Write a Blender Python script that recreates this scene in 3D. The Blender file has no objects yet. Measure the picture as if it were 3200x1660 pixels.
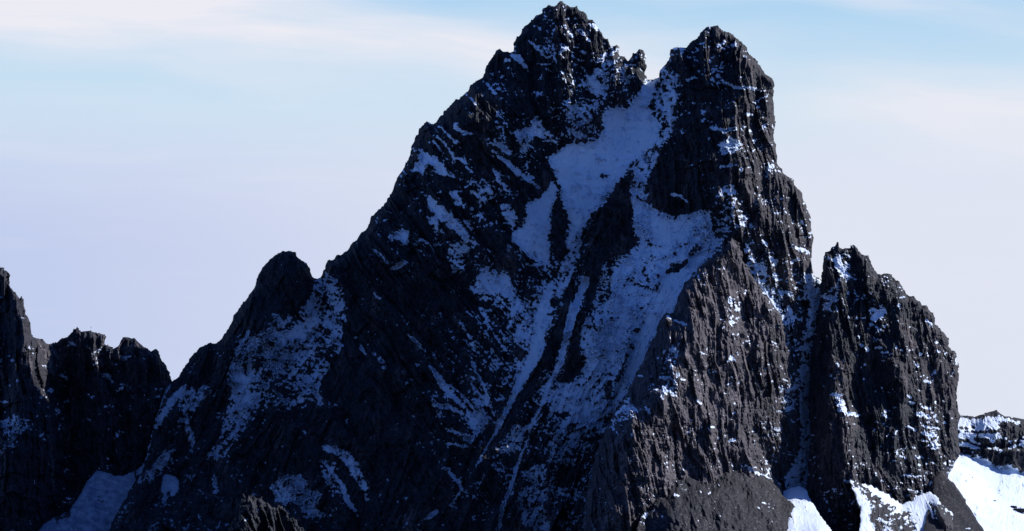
import bpy, math, time
import numpy as np
T0 = time.time()
C = bpy.context.scene.collection
# ------------------------------------------------------------------ frame of the mountain
F = 1600.0 / math.tan(math.radians(12.5))      # plate units per unit slope
DIST = 3000.0                                   # metres from the viewpoint to the crest
K = DIST / F                                    # metres per plate unit at the crest
PITCH = math.radians(7.0)
CP, SP = math.cos(PITCH), math.sin(PITCH)

def to_world(u, v, d):
    """plate position (u right, v down) and depth d (plate units behind the crest) -> metres"""
    t = DIST + K * d
    x = (u - 1600.0) / F * t
    b = (830.0 - v) / F * t
    return np.stack([x, CP * t - SP * b, SP * t + CP * b], axis=-1)

# ------------------------------------------------------------------ noise
_r = np.random.RandomState(7)
_perm = _r.permutation(1024)
_perm = np.concatenate([_perm, _perm])
_ga = _r.rand(1024) * 2 * np.pi
_gx, _gy = np.cos(_ga).astype(np.float32), np.sin(_ga).astype(np.float32)

def perlin(x, y, seed=0):
    x = (x + seed * 17.31).astype(np.float32); y = (y - seed * 9.73).astype(np.float32)
    xi = np.floor(x).astype(np.int64); yi = np.floor(y).astype(np.int64)
    xf = x - xi; yf = y - yi
    def h(a, b):
        return _perm[_perm[a & 1023] + (b & 1023)]
    u = xf * xf * xf * (xf * (xf * 6 - 15) + 10); v = yf * yf * yf * (yf * (yf * 6 - 15) + 10)
    def g(a, b, fx, fy):
        k = h(a, b); return _gx[k] * fx + _gy[k] * fy
    n00 = g(xi, yi, xf, yf); n10 = g(xi + 1, yi, xf - 1, yf)
    n01 = g(xi, yi + 1, xf, yf - 1); n11 = g(xi + 1, yi + 1, xf - 1, yf - 1)
    a = n00 + u * (n10 - n00); b = n01 + u * (n11 - n01)
    return (a + v * (b - a)) * 1.5

def fbm(x, y, oct=4, seed=0, gain=.5):
    s = 0; a = 1; t = 0
    for i in range(oct):
        s = s + a * perlin(x * 2 ** i, y * 2 ** i, seed + i * 3); t += a; a *= gain
    return s / t

def rot(u, v, deg):
    """coordinates (across, along) for a grain that runs deg below the horizontal, to the right"""
    a = math.radians(deg); c, s = math.cos(a), math.sin(a)
    return -s * u + c * v, c * u + s * v

def sstep(a, b, x):
    t = np.clip((x - a) / (b - a), 0, 1); return t * t * (3 - 2 * t)

# ------------------------------------------------------------------ interpolation of control values
class Ctl:
    def __init__(self, lines, step=60.0, smooth=0.0):
        P = []
        for l in lines:
            l = [tuple(map(float, p)) for p in l]
            if len(l) == 1: P.append(l[0])
            for a, b in zip(l[:-1], l[1:]):
                n = max(1, int(math.hypot(b[0] - a[0], b[1] - a[1]) / step))
                for i in range(n): P.append(tuple(a[k] + (b[k] - a[k]) * i / n for k in range(3)))
            if len(l) > 1: P.append(l[-1])
        P = np.array(P); keep = []
        for i, p in enumerate(P):
            if all(math.hypot(p[0] - P[j][0], p[1] - P[j][1]) > 6 for j in keep): keep.append(i)
        P = P[keep]; self.p = P[:, :2]; n = len(P)
        D = np.hypot(P[:, None, 0] - P[None, :, 0], P[:, None, 1] - P[None, :, 1])
        A = np.zeros((n + 3, n + 3)); A[:n, :n] = -D; A[:n, :n] += -np.eye(n) * smooth
        A[:n, n] = 1; A[:n, n + 1:] = P[:, :2] / 1000; A[n, :n] = 1; A[n + 1:, :n] = P[:, :2].T / 1000
        self.w = np.linalg.solve(A, np.concatenate([P[:, 2], [0, 0, 0]]))
    def coarse(self, x, y):
        n = len(self.p); r = self.w[n] + self.w[n + 1] * x / 1000 + self.w[n + 2] * y / 1000
        for i in range(n): r = r - self.w[i] * np.hypot(x - self.p[i, 0], y - self.p[i, 1])
        return r
    def grid(self, us, vs, step=9.0):
        cu = np.arange(us[0] - step, us[-1] + 2 * step, step); cv = np.arange(vs[0] - step, vs[-1] + 2 * step, step)
        X, Y = np.meshgrid(cu, cv); Z = self.coarse(X, Y)
        fu = (us - cu[0]) / step; fv = (vs - cv[0]) / step
        iu = np.clip(fu.astype(int), 0, len(cu) - 2); iv = np.clip(fv.astype(int), 0, len(cv) - 2)
        a = (fu - iu)[None, :]; b = (fv - iv)[:, None]
        return (Z[iv][:, iu] * (1 - a) * (1 - b) + Z[iv][:, iu + 1] * a * (1 - b)
                + Z[iv + 1][:, iu] * (1 - a) * b + Z[iv + 1][:, iu + 1] * a * b)

# ------------------------------------------------------------------ signed distances
def sd_poly(us, vs, poly, R=90.0):
    """signed distance to a polygon (inside > 0), exact within R of the edge"""
    U, V = np.meshgrid(us, vs)
    D = np.full(U.shape, R, np.float32); ins = np.zeros(U.shape, bool)
    s = us[1] - us[0]; n = len(poly)
    for i in range(n):
        (x0, y0), (x1, y1) = poly[i], poly[(i + 1) % n]
        if y0 != y1:
            ja = int(np.ceil((min(y0, y1) - vs[0]) / s)); jb = int(np.ceil((max(y0, y1) - vs[0]) / s))
            ja = max(ja, 0); jb = min(jb, len(vs))
            if jb > ja:
                xs = x0 + (vs[ja:jb] - y0) / (y1 - y0) * (x1 - x0)
                ins[ja:jb] ^= us[None, :] < xs[:, None]
        i0 = max(0, int((min(x0, x1) - R - us[0]) / s)); i1 = min(len(us), int((max(x0, x1) + R - us[0]) / s) + 2)
        j0 = max(0, int((min(y0, y1) - R - vs[0]) / s)); j1 = min(len(vs), int((max(y0, y1) + R - vs[0]) / s) + 2)
        if i1 <= i0 or j1 <= j0: continue
        X = us[None, i0:i1]; Y = vs[j0:j1, None]
        dx, dy = x1 - x0, y1 - y0; L = dx * dx + dy * dy + 1e-9
        t = np.clip(((X - x0) * dx + (Y - y0) * dy) / L, 0, 1)
        d = np.hypot(X - x0 - t * dx, Y - y0 - t * dy)
        D[j0:j1, i0:i1] = np.minimum(D[j0:j1, i0:i1], d)
    return np.where(ins, D, -D)

def sd_line(us, vs, pts, R=40.0):
    """distance inside a stroke of points (u, v, width)"""
    S = np.full((len(vs), len(us)), -R, np.float32); s = us[1] - us[0]
    if len(pts) == 1: pts = [pts[0], (pts[0][0] + 1, pts[0][1], pts[0][2])]
    for (x0, y0, w0), (x1, y1, w1) in zip(pts[:-1], pts[1:]):
        M = R + max(w0, w1)
        i0 = max(0, int((min(x0, x1) - M - us[0]) / s)); i1 = min(len(us), int((max(x0, x1) + M - us[0]) / s) + 2)
        j0 = max(0, int((min(y0, y1) - M - vs[0]) / s)); j1 = min(len(vs), int((max(y0, y1) + M - vs[0]) / s) + 2)
        if i1 <= i0 or j1 <= j0: continue
        X = us[None, i0:i1]; Y = vs[j0:j1, None]
        dx, dy = x1 - x0, y1 - y0; L = dx * dx + dy * dy + 1e-9
        t = np.clip(((X - x0) * dx + (Y - y0) * dy) / L, 0, 1)
        d = (w0 + (w1 - w0) * t) / 2 - np.hypot(X - x0 - t * dx, Y - y0 - t * dy)
        S[j0:j1, i0:i1] = np.maximum(S[j0:j1, i0:i1], d)
    return S

# ------------------------------------------------------------------ meshes
def link_mesh(name, P, quads, mat, attrs=None, smooth=False, parent=None):
    me = bpy.data.meshes.new(name)
    n, m = len(P), len(quads); k = quads.shape[1]
    me.vertices.add(n); me.vertices.foreach_set('co', P.astype(np.float32).ravel())
    me.loops.add(m * k); me.loops.foreach_set('vertex_index', quads.astype(np.int32).ravel())
    me.polygons.add(m); me.polygons.foreach_set('loop_start', np.arange(0, m * k, k, dtype=np.int32))
    me.polygons.foreach_set('loop_total', np.full(m, k, np.int32))
    me.polygons.foreach_set('use_smooth', np.full(m, smooth, bool))
    for a, val in (attrs or {}).items():
        at = me.attributes.new(a, 'FLOAT', 'POINT'); at.data.foreach_set('value', val.astype(np.float32))
    me.update(calc_edges=True); me.materials.append(mat)
    o = bpy.data.objects.new(name, me); C.objects.link(o)
    if parent: o.parent = parent
    return o

def tag(o, label, cat, kind=None, group=None):
    o['label'] = label; o['category'] = cat
    if kind: o['kind'] = kind
    if group: o['group'] = group
    return o

_rnd = _r.rand(1024) * 2 - 1
def cells(i, j, k):
    return _rnd[_perm[(_perm[(i + k * 37) & 1023] + j) & 1023]]

def slivers(a, b, w, L, seed):
    """upright slabs of rock: each about w wide and L long, standing at its own depth and tilt"""
    c = a / w + .38 * perlin(a / (w * 3), b / (w * 5), seed + 3)
    i = np.floor(c).astype(np.int64); f = c - i
    e = b / (w * L) + cells(i, 0 * i, seed + 1) * 3 + .12 * perlin(a / w, b / w, seed + 8)
    j = np.floor(e).astype(np.int64); g = e - j
    top = np.clip(g * 3.5, 0, 1)                     # slabs thin out upwards to a chipped tip
    return cells(i, j, seed) * .55 * top + (f - .5) * (.5 * cells(i, j, seed + 2) + .15) - .25 * np.clip(1 - np.minimum(f, 1 - f) * 7, 0, 1)

def rib_noise(U, V, deg, seed, wide=1.0, longer=5.0):
    """depth offsets of rock ribs running along deg: creased grooves, slabs and chips"""
    a, b = rot(U, V, deg)
    wa = a + 16 * perlin(U / 110, V / 150, seed + 40) + 4 * perlin(U / 30, V / 50, seed + 41)
    r = 0
    for i, (w, amp, L) in enumerate(((110, 30, 4.0), (50, 13, 5.0), (25, 5, 6.0))):
        n = perlin(wa / w, b / (w * L), seed + i * 5)
        r = r + amp * (2 * np.abs(n) - .45) * -1 + amp * .5 * perlin(wa / (w * 1.7), b / (w * 3.3), seed + 70 + i)
    for i, (w, amp, L) in enumerate(((86, 36, 2.6), (44, 31, 4.5), (22, 19, 5.5), (11, 10.5, 6.0), (6.2, 5, 6.0))):
        r = r + amp * slivers(wa, b, w, L, seed + 200 + 11 * i)
    return r

def block_noise(U, V, seed):
    """steps and blocks: terraces broken up by joints"""
    n = 0
    for w, amp in ((60, 9), (26, 5), (12, 3.0), (6, 1.8)):
        q = perlin(U / (w * .8), V / (w * 1.2), seed + w) + .45 * perlin(U / (w * 2), V / (w * 2), seed + w + 1)
        q = q * 3; f = np.floor(q); q = f + sstep(.25, .75, q - f)
        n = n + amp * q / 3 * 1.6
    return n

def body(name, outline, s, ctl, ribs, snow, speck, mat, R=55.0, jag=3.0, thick=1.2, rib_amp=1.0,
         block_amp=1.0, seed=1, extra=None, tone=None, smooth_all=0.0, ledge=1.0, parent=None, back=True, dust_shade=0.0):
    u0 = min(p[0] for p in outline) - 3 * s; u1 = max(p[0] for p in outline) + 3 * s
    v0 = min(p[1] for p in outline) - 3 * s; v1 = max(p[1] for p in outline) + 3 * s
    us = np.arange(u0, u1, s); vs = np.arange(v0, v1, s)
    U, V = np.meshgrid(us, vs)
    def edge_noise(U, V):
        return jag * (fbm(U / 22, V / 30, 4, seed + 9, .7) * 2.0 + .9 * np.abs(perlin(U / 9, V / 16, seed + 2)) - .3) + .42 * jag * cells(np.floor(U / 13 + .4 * perlin(U / 30, V / 30, seed)).astype(np.int64), np.floor(V / 21 + U / 90).astype(np.int64), seed + 6)
    sd = sd_poly(us, vs, outline, max(R, 90)) + edge_noise(U, V)
    macro_c = Ctl(ctl, smooth=8.0)
    macro = macro_c.grid(us, vs)
    # rock grain, one field per direction, mixed by weights that sum to one
    W = [Ctl(w, step=200, smooth=30).grid(us, vs, 24) if not np.isscalar(w) else np.full(U.shape, float(w)) for _, w in ribs]
    W = [np.clip(w, 0, None) for w in W]; tot = sum(W) + 1e-6
    rib = 0
    for k, ((deg, _), w) in enumerate(zip(ribs, W)):
        rib = rib + (w / tot) * rib_noise(U, V, deg, seed + 100 * k)
    blk = block_noise(U, V, seed + 5)
    zz = V / 46 + .8 * perlin(U / 70, V / 60, seed + 91) + .25 * cells(np.floor(U / 23 + .6 * perlin(U / 50, V / 40, seed + 93)).astype(np.int64), 0, seed)
    brk = (zz - np.floor(zz)); led = -9 * np.clip(brk * 4, 0, 1) * (1 - brk) * sstep(-.15, .35, perlin(U / 60, V / 45, seed + 92))
    detail = rib_amp * (rib + led) + block_amp * blk
    # ledges: where the rock detail leans back, snow can lie
    gv, gu = np.gradient(detail, s)
    lean = -gv                      # > 0 where the surface leans back
    S = speck if np.isscalar(speck) else Ctl(speck, step=120, smooth=30).grid(us, vs, 24)
    wx = 6 * perlin(U / 24, V / 24, seed + 35); wy = 6 * perlin(U / 24, V / 24, seed + 36)
    nz = (1.5 * fbm((U + wx) / 21, (V + wy) / 14, 4, seed + 31, .65) + 1.3 * fbm((U + wx) / 12.5, (V + wy) / 8.5, 2, seed + 32, .5)
          + 1.4 * fbm(U / 75, V / 60, 2, seed + 33))
    ra, rb = rot(U + wx, V + wy, 100)
    nz = nz + .9 * fbm(ra / 7, rb / 34, 2, seed + 34, .6)
    field = S + ledge * .55 * np.clip(lean, -1.2, 1.2) + nz - 1.0
    for item in snow:
        kind, pts, bias, amp = item[:4]
        w = 9.0 if kind in ('poly', 'rpoly') else 5.0
        sdist = sd_poly(us, vs, pts, 40) if kind in ('poly', 'rpoly') else sd_line(us, vs, pts)
        m = sdist > -39
        if not m.any(): continue
        rr = np.where(m.any(1))[0]; cc = np.where(m.any(0))[0]
        sl = (slice(rr[0], rr[-1] + 1), slice(cc[0], cc[-1] + 1))
        sq = sdist[sl]; Us, Vs = U[sl], V[sl]
        e = 3.6 * fbm(Us / 17, Vs / 14, 4, seed + 51, .6)
        g = np.clip(sq / w, -3.5, bias) + amp * (nz[sl] * 1.25 + .6 * np.clip(lean[sl], -1, 1)) + .5 * e
        if kind[0] == 'r': field[sl] = np.minimum(field[sl], -g)
        else: field[sl] = np.maximum(field[sl], g)
    field = np.clip(field, -1.5, 1.5)
    cover = sstep(-.15, .55, field)
    big = sstep(.2, 1.5, field)
    depth = macro + detail * (1 - .82 * big) * (1 - smooth_all) - cover * 1.2 + (1 - big) * .9 * fbm(U / 4.5, V / 6, 2, seed + 61)
    depth = depth + big * (1.6 * perlin(*[q_ / w_ for q_, w_ in zip(rot(U + wx * 2, V, 108), (11, 150))], seed + 79) + 2.2 * perlin(U / 40, V / 60, seed + 77) + 5 * perlin(U / 110, V / 190, seed + 78))
    if extra is not None: depth = depth + extra(U, V)
    q = np.clip(sd / R, 0, 1)
    rnd = R * (1 - np.sqrt(np.clip(1 - (1 - q) ** 2, 0, 1)))
    fade = sstep(-4, 22, sd)
    depth = macro + (depth - macro) * fade + rnd
    # cells whose corners are inside; corners just outside move onto the edge
    inside = sd > 0
    cell = inside[:-1, :-1] | inside[1:, :-1] | inside[:-1, 1:] | inside[1:, 1:]
    sv, su = np.gradient(sd, s)
    gl = np.maximum(np.hypot(su, sv), .35)
    mv = np.where(inside, 0, -sd / gl)
    mv = np.clip(mv, 0, 1.6 * s)
    Uo = U + mv * su / gl; Vo = V + mv * sv / gl
    used = np.zeros(U.shape, bool)
    used[:-1, :-1] |= cell; used[1:, :-1] |= cell; used[:-1, 1:] |= cell; used[1:, 1:] |= cell
    idx = -np.ones(U.shape, np.int64); idx[used] = np.arange(used.sum())
    P = to_world(Uo[used], Vo[used], depth[used])
    q4 = np.stack([idx[:-1, :-1][cell], idx[1:, :-1][cell], idx[1:, 1:][cell], idx[:-1, 1:][cell]], -1)
    fa = field[used]
    att = {'snow': fa}
    tn = np.zeros(U.shape) if tone is None else (np.full(U.shape, float(tone)) if np.isscalar(tone) else Ctl(tone, step=200, smooth=30).grid(us, vs, 24))
    att['tone'] = tn[used]
    du = np.full(U.shape, float(dust_shade)) if np.isscalar(dust_shade) else Ctl(dust_shade, step=200, smooth=30).grid(us, vs, 24)
    att['dust_shade'] = np.clip(du[used], 0, 1)
    Ps, Qs = [P], [q4]; base = len(P)
    if back:   # the far side, coarser, falling away behind the crest
        sb = 10.0
        ub = np.arange(u0, u1 + sb, sb); vb = np.arange(v0, v1 + sb, sb); UB, VB = np.meshgrid(ub, vb)
        sdb = sd_poly(ub, vb, outline, 400) + edge_noise(UB, VB)
        mb = macro_c.grid(ub, vb)
        ib = sdb > 0; cb = ib[:-1, :-1] | ib[1:, :-1] | ib[:-1, 1:] | ib[1:, 1:]
        sv, su = np.gradient(sdb, sb); gl = np.maximum(np.hypot(su, sv), .35)
        mvb = np.clip(np.where(ib, 0, -sdb / gl), 0, 1.6 * sb)
        db = mb + R + thick * np.clip(sdb, 0, 400) + np.clip(sdb / 30, 0, 1) * 25 * fbm(UB / 90, VB / 90, 3, seed + 5)
        ubk = np.zeros(UB.shape, bool)
        ubk[:-1, :-1] |= cb; ubk[1:, :-1] |= cb; ubk[:-1, 1:] |= cb; ubk[1:, 1:] |= cb
        ix = -np.ones(UB.shape, np.int64); ix[ubk] = np.arange(ubk.sum()) + base
        Ps.append(to_world((UB + mvb * su / gl)[ubk], (VB + mvb * sv / gl)[ubk], db[ubk]))
        Qs.append(np.stack([ix[:-1, :-1][cb], ix[:-1, 1:][cb], ix[1:, 1:][cb], ix[1:, :-1][cb]], -1))
        nb = int(ubk.sum())
        att['snow'] = np.concatenate([fa, np.full(nb, -.4)]); att['tone'] = np.concatenate([att['tone'], np.zeros(nb)]); att['dust_shade'] = np.concatenate([att['dust_shade'], np.zeros(nb)])
    o = link_mesh(name, np.concatenate(Ps), np.concatenate(Qs), mat, att, False, parent)
    print('BODY', name, len(P), '%.1fs' % (time.time() - T0))
    return o

# ------------------------------------------------------------------ materials
def new_mat(name):
    m = bpy.data.materials.new(name); m.use_nodes = True
    nt = m.node_tree; nt.nodes.clear(); return m, nt
def N(nt, t, **kw):
    n = nt.nodes.new(t)
    for k, v in kw.items():
        if k == 'inp':
            for a, b in v.items(): n.inputs[a].default_value = b
        else: setattr(n, k, v)
    return n
def math_n(nt, op, a, b=None, c=None):
    n = nt.nodes.new('ShaderNodeMath'); n.operation = op
    for i, x in enumerate((a, b, c)):
        if x is None: continue
        if isinstance(x, (int, float)): n.inputs[i].default_value = x
        else: nt.links.new(x, n.inputs[i])
    return n.outputs[0]
def mix_c(nt, f, a, b):
    n = nt.nodes.new('ShaderNodeMix'); n.data_type = 'RGBA'
    for s, x in ((0, f), (6, a), (7, b)):
        if isinstance(x, (int, float)): n.inputs[s].default_value = x
        elif isinstance(x, tuple): n.inputs[s].default_value = x
        else: nt.links.new(x, n.inputs[s])
    return n.outputs[2]
def noise_n(nt, vec, scale, detail=3.0, rough=.55):
    n = nt.nodes.new('ShaderNodeTexNoise'); n.inputs['Scale'].default_value = scale
    n.inputs['Detail'].default_value = detail; n.inputs['Roughness'].default_value = rough
    nt.links.new(vec, n.inputs['Vector']); return n.outputs['Fac']
def ramp_n(nt, f, a, b):
    n = nt.nodes.new('ShaderNodeMapRange'); n.interpolation_type = 'SMOOTHSTEP'
    n.inputs[1].default_value = a; n.inputs[2].default_value = b; nt.links.new(f, n.inputs[0]); return n.outputs[0]

def add_n(nt, a, b): return math_n(nt, 'ADD', a, b)
SNOW = (.72, .81, .93, 1)
def rock_material(name, dark, mid, brown, snowy=True, grain=1.0, stones=0.0):
    m, nt = new_mat(name)
    tc = N(nt, 'ShaderNodeTexCoord'); mp = N(nt, 'ShaderNodeMapping'); mp.inputs['Scale'].default_value = (1, 1, .28)
    nt.links.new(tc.outputs['Object'], mp.inputs[0])
    obj = tc.outputs['Object']; st = mp.outputs[0]
    n1 = noise_n(nt, st, .045, 5, .6); n2 = noise_n(nt, st, .30, 4, .6); n3 = noise_n(nt, obj, .012, 3, .5)
    at = N(nt, 'ShaderNodeAttribute', attribute_name='tone')
    c = mix_c(nt, ramp_n(nt, n2, .35, .68), dark, mid)
    bf = math_n(nt, 'ADD', ramp_n(nt, n1, .50, .72), math_n(nt, 'SUBTRACT', at.outputs['Fac'], .15))
    bf = math_n(nt, 'MULTIPLY', bf, ramp_n(nt, n2, .25, .62)); bf = math_n(nt, 'MINIMUM', math_n(nt, 'MAXIMUM', bf, 0.0), 1.0)
    c = mix_c(nt, bf, c, brown)
    n4 = noise_n(nt, st, .9, 3, .65)
    c = mix_c(nt, math_n(nt, 'MULTIPLY', ramp_n(nt, n4, .52, .30), .6), c, (.012, .013, .017, 1))
    if stones:
        vo = N(nt, 'ShaderNodeTexVoronoi'); vo.inputs['Scale'].default_value = .55; nt.links.new(obj, vo.inputs['Vector'])
        sp_ = N(nt, 'ShaderNodeSeparateColor'); nt.links.new(vo.outputs['Color'], sp_.inputs[0])
        pick = math_n(nt, 'MULTIPLY', ramp_n(nt, sp_.outputs[0], .72, .98), ramp_n(nt, noise_n(nt, obj, .06, 3, .6), .38, .62))
        c = mix_c(nt, math_n(nt, 'MULTIPLY', pick, stones), c, (.16, .15, .17, 1))
        c = mix_c(nt, math_n(nt, 'MULTIPLY', ramp_n(nt, sp_.outputs[1], .6, .95), .7), c, (.009, .010, .014, 1))
    b = N(nt, 'ShaderNodeBsdfPrincipled'); out = N(nt, 'ShaderNodeOutputMaterial')
    rough = .85
    if snowy:
        sa = N(nt, 'ShaderNodeAttribute', attribute_name='snow')
        f1 = noise_n(nt, obj, .75, 3, .6); f2 = noise_n(nt, obj, .22, 2, .5)
        f = math_n(nt, 'ADD', sa.outputs['Fac'], math_n(nt, 'MULTIPLY', math_n(nt, 'SUBTRACT', f1, .5), .55))
        f = math_n(nt, 'ADD', f, math_n(nt, 'MULTIPLY', math_n(nt, 'SUBTRACT', f2, .5), .5))
        f = ramp_n(nt, f, -.06, .16)
        sn = mix_c(nt, ramp_n(nt, noise_n(nt, st, .02, 4, .6), .35, .75), SNOW, (.60, .71, .85, 1))
        th = N(nt, 'ShaderNodeAttribute', attribute_name='dust_shade')     # thin snow over rock, plus deep shade put into the snow colour
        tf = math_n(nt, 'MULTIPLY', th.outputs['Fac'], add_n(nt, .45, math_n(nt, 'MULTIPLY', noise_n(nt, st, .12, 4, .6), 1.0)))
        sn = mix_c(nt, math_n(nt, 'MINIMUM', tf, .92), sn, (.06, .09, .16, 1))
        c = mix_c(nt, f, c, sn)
    nt.links.new(c, b.inputs['Base Color'])
    b.inputs['Roughness'].default_value = rough
    b.inputs['Specular IOR Level'].default_value = .12
    bm = N(nt, 'ShaderNodeBump'); bm.inputs['Strength'].default_value = .55 * grain; bm.inputs['Distance'].default_value = 1.0
    h = noise_n(nt, st, .55, 4, .65)
    if snowy: h = math_n(nt, 'MULTIPLY', h, math_n(nt, 'SUBTRACT', 1.0, math_n(nt, 'MULTIPLY', f, .85)))
    nt.links.new(h, bm.inputs['Height']); nt.links.new(bm.outputs[0], b.inputs['Normal'])
    nt.links.new(b.outputs[0], out.inputs[0])
    return m

M_ROCK = rock_material('dark_volcanic_rock', (.020, .025, .032, 1), (.036, .039, .050, 1), (.12, .10, .108, 1))
M_BROWN = rock_material('brown_cliff_rock', (.017, .020, .027, 1), (.044, .044, .057, 1), (.158, .140, .152, 1))
M_SCREE = rock_material('grey_scree', (.015, .018, .024, 1), (.036, .038, .049, 1), (.046, .044, .052, 1), grain=2.2, stones=.8)

# ------------------------------------------------------------------ the great twin-summit mountain
main_outline = [(340,1860),(340,1660),(359,1613),(410,1527),(452,1455),(462,1400),(480,1330),(500,1270),(515,1220),(536,1192),
(556,1179),(575,1149),(601,1112),(623,1089),(642,1077),(659,1071),(672,1077),(685,1067),(706,1037),(725,1007),(728,985),(736,982),
(751,956),(769,936),(777,921),(790,906),(796,891),(802,872),(807,857),(818,842),(833,824),(848,807),(869,792),(882,783),(895,789),
(902,784),(923,788),(927,803),(942,814),(955,820),(964,835),(972,853),(979,868),(987,873),(1003,865),(1013,842),(1022,816),(1028,812),
(1041,815),(1045,805),(1054,796),(1060,803),(1081,786),(1096,769),(1118,743),(1145,715),(1152,702),(1163,678),(1175,666),(1201,635),
(1223,605),(1229,586),(1236,573),(1240,556),(1245,548),(1253,541),(1268,509),(1283,485),(1285,459),(1291,447),(1298,429),(1308,416),
(1311,399),(1334,381),(1355,389),(1371,368),(1392,343),(1417,320),(1426,310),(1434,312),(1455,290),(1464,283),(1470,266),(1491,251),
(1503,247),(1516,232),(1517,217),(1526,199),(1541,173),(1550,158),(1561,153),(1573,161),(1588,161),(1597,166),(1606,163),(1607,135),
(1612,119),(1627,108),(1634,90),(1654,70),(1672,55),(1695,40),(1697,26),(1708,21),(1715,16),(1724,20),(1738,19),(1746,8),(1755,5),
(1764,10),(1769,18),(1781,21),(1800,21),(1809,30),(1816,36),(1819,29),(1832,44),(1839,58),(1852,61),(1865,79),(1879,101),(1888,117),
(1899,123),(1906,137),(1907,147),(1919,144),(1928,140),(1933,146),(1933,172),(1951,176),(1955,189),(1967,190),(1973,175),(1980,167),
(1990,169),(1993,157),(1998,152),(2013,158),(2018,180),(2018,218),(2011,222),(2013,238),(2021,244),(2022,252),(2038,249),(2055,242),
(2062,228),(2069,212),(2092,187),(2098,154),(2112,146),(2144,149),(2157,135),(2183,114),(2204,88),(2225,81),(2247,81),(2262,94),
(2292,111),(2311,126),(2333,150),(2337,165),(2361,189),(2382,217),(2391,234),(2412,245),(2421,266),(2419,296),(2415,302),(2419,341),
(2422,389),(2417,419),(2423,464),(2427,516),(2444,529),(2448,544),(2480,563),(2482,577),(2504,602),(2513,632),(2528,658),(2534,697),
(2541,742),(2536,779),(2537,817),(2542,863),(2562,872),(2600,880),(2680,1100),(2700,1400),(2720,1860)]

# depth of ridges (near) and gullies (far): (u, v, depth), more negative = nearer to the viewer
main_ctl = [
 [(536,1192,-330),(660,1071,-260),(790,906,-200),(890,790,-190)],
 [(890,790,-190),(905,860,-235),(880,960,-290),(800,1050,-350)],
 [(987,873,-150),(1000,960,-200),(930,1060,-290),(820,1200,-420),(700,1400,-560)],       # snow gully left
 [(1028,812,-170),(1150,705,-130),(1245,548,-90),(1334,381,-60),(1500,250,-45),(1610,130,-20),(1755,8,0)],
 [(1030,850,-210),(1080,960,-300),(1090,1100,-400),(1060,1300,-560),(1050,1500,-700)],    # dark face
 [(1150,760,-220),(1200,900,-330),(1230,1100,-470),(1240,1400,-690),(1240,1660,-860)],
 [(1360,430,-185),(1400,600,-285),(1450,800,-330),(1480,950,-400)],
 [(1440,330,-185),(1488,285,-180),(1500,340,-230),(1435,392,-250),(1470,405,-250),(1540,400,-230)],
 [(1560,165,-60),(1590,260,-110),(1610,350,-165)],
 [(1738,30,-38),(1752,150,-108),(1765,250,-150),(1772,330,-185)],[(1800,90,-18),(1815,200,-50),(1822,280,-88)],[(1700,130,-50),(1712,250,-95),(1720,340,-140)],                         # rib below the left summit
 [(1650,110,-35),(1665,250,-75),(1690,350,-140)],
 [(1860,120,-22),(1870,220,-55),(1890,320,-95)],
 [(1930,160,-20),(1980,230,-45),(1950,300,-70)],
 [(2040,250,0),(1990,340,-40),(1950,430,-85),(1880,520,-140),(1800,600,-200),(1790,720,-270),(1760,860,-350),(1710,1000,-450),(1640,1190,-570),(1560,1340,-680),(1440,1530,-820)],
 [(1700,480,-150),(1640,620,-230),(1660,760,-310)],
 [(1600,520,-200),(1560,640,-260),(1560,800,-330)],
 [(1560,960,-420),(1500,1150,-560),(1450,1330,-680)],
 [(1792,873,-395),(1745,1045,-505),(1700,1130,-565),(1637,1232,-632),(1580,1333,-688),(1508,1455,-775)],   # rib
 [(1830,880,-370),(1781,1010,-470),(1752,1131,-545),(1700,1240,-620),(1652,1347,-690),(1594,1527,-810)],
 [(1905,620,-215),(1890,720,-280),(1840,860,-390),(1820,960,-450),(1790,1090,-540)],      # spur between the snowfields
 [(1985,540,-170),(2020,640,-220),(2080,700,-255),(2160,700,-265)],
 [(2020,800,-300),(1980,950,-390),(1930,1090,-470),(1880,1200,-550),(1830,1300,-620)],
 [(2060,240,-70),(2090,300,-130),(2120,400,-180),(2110,500,-215),(2060,560,-205)],
 [(2150,160,-60),(2180,260,-140),(2210,380,-220),(2230,520,-290),(2240,640,-345)],        # left edge of the right tower
 [(2240,90,-30),(2300,220,-120),(2330,350,-150),(2320,450,-200),(2340,600,-280),(2350,720,-340)],
 [(2400,260,-40),(2400,400,-70),(2410,520,-120),(2440,640,-190),(2460,760,-230)],
 [(2520,700,-90),(2520,860,-110)],
 [(2550,880,-60),(2548,980,-110),(2520,1120,-180),(2515,1280,-270),(2510,1420,-370),(2490,1530,-470)],
 [(2400,900,-280),(2440,1040,-330),(2460,1200,-400),(2440,1400,-520)],
 [(2300,800,-350),(2200,900,-400),(2200,1200,-560),(2200,1660,-850)],
 [(1850,1450,-720),(1800,1660,-860),(1600,1660,-880),(1400,1660,-880)],
 [(700,1500,-640),(600,1660,-800),(350,1640,-860),(380,1570,-770),(455,1450,-620),(470,1380,-560),(560,1300,-470),(620,1250,-400),(540,1500,-560)],
 [(900,1400,-590),(950,1550,-700),(1000,1700,-820)],
 [(340,1860,-1080),(1000,1860,-960),(1600,1860,-1000),(2200,1860,-960),(2700,1860,-800)],
]
L = 'line'; P = 'poly'
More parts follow.
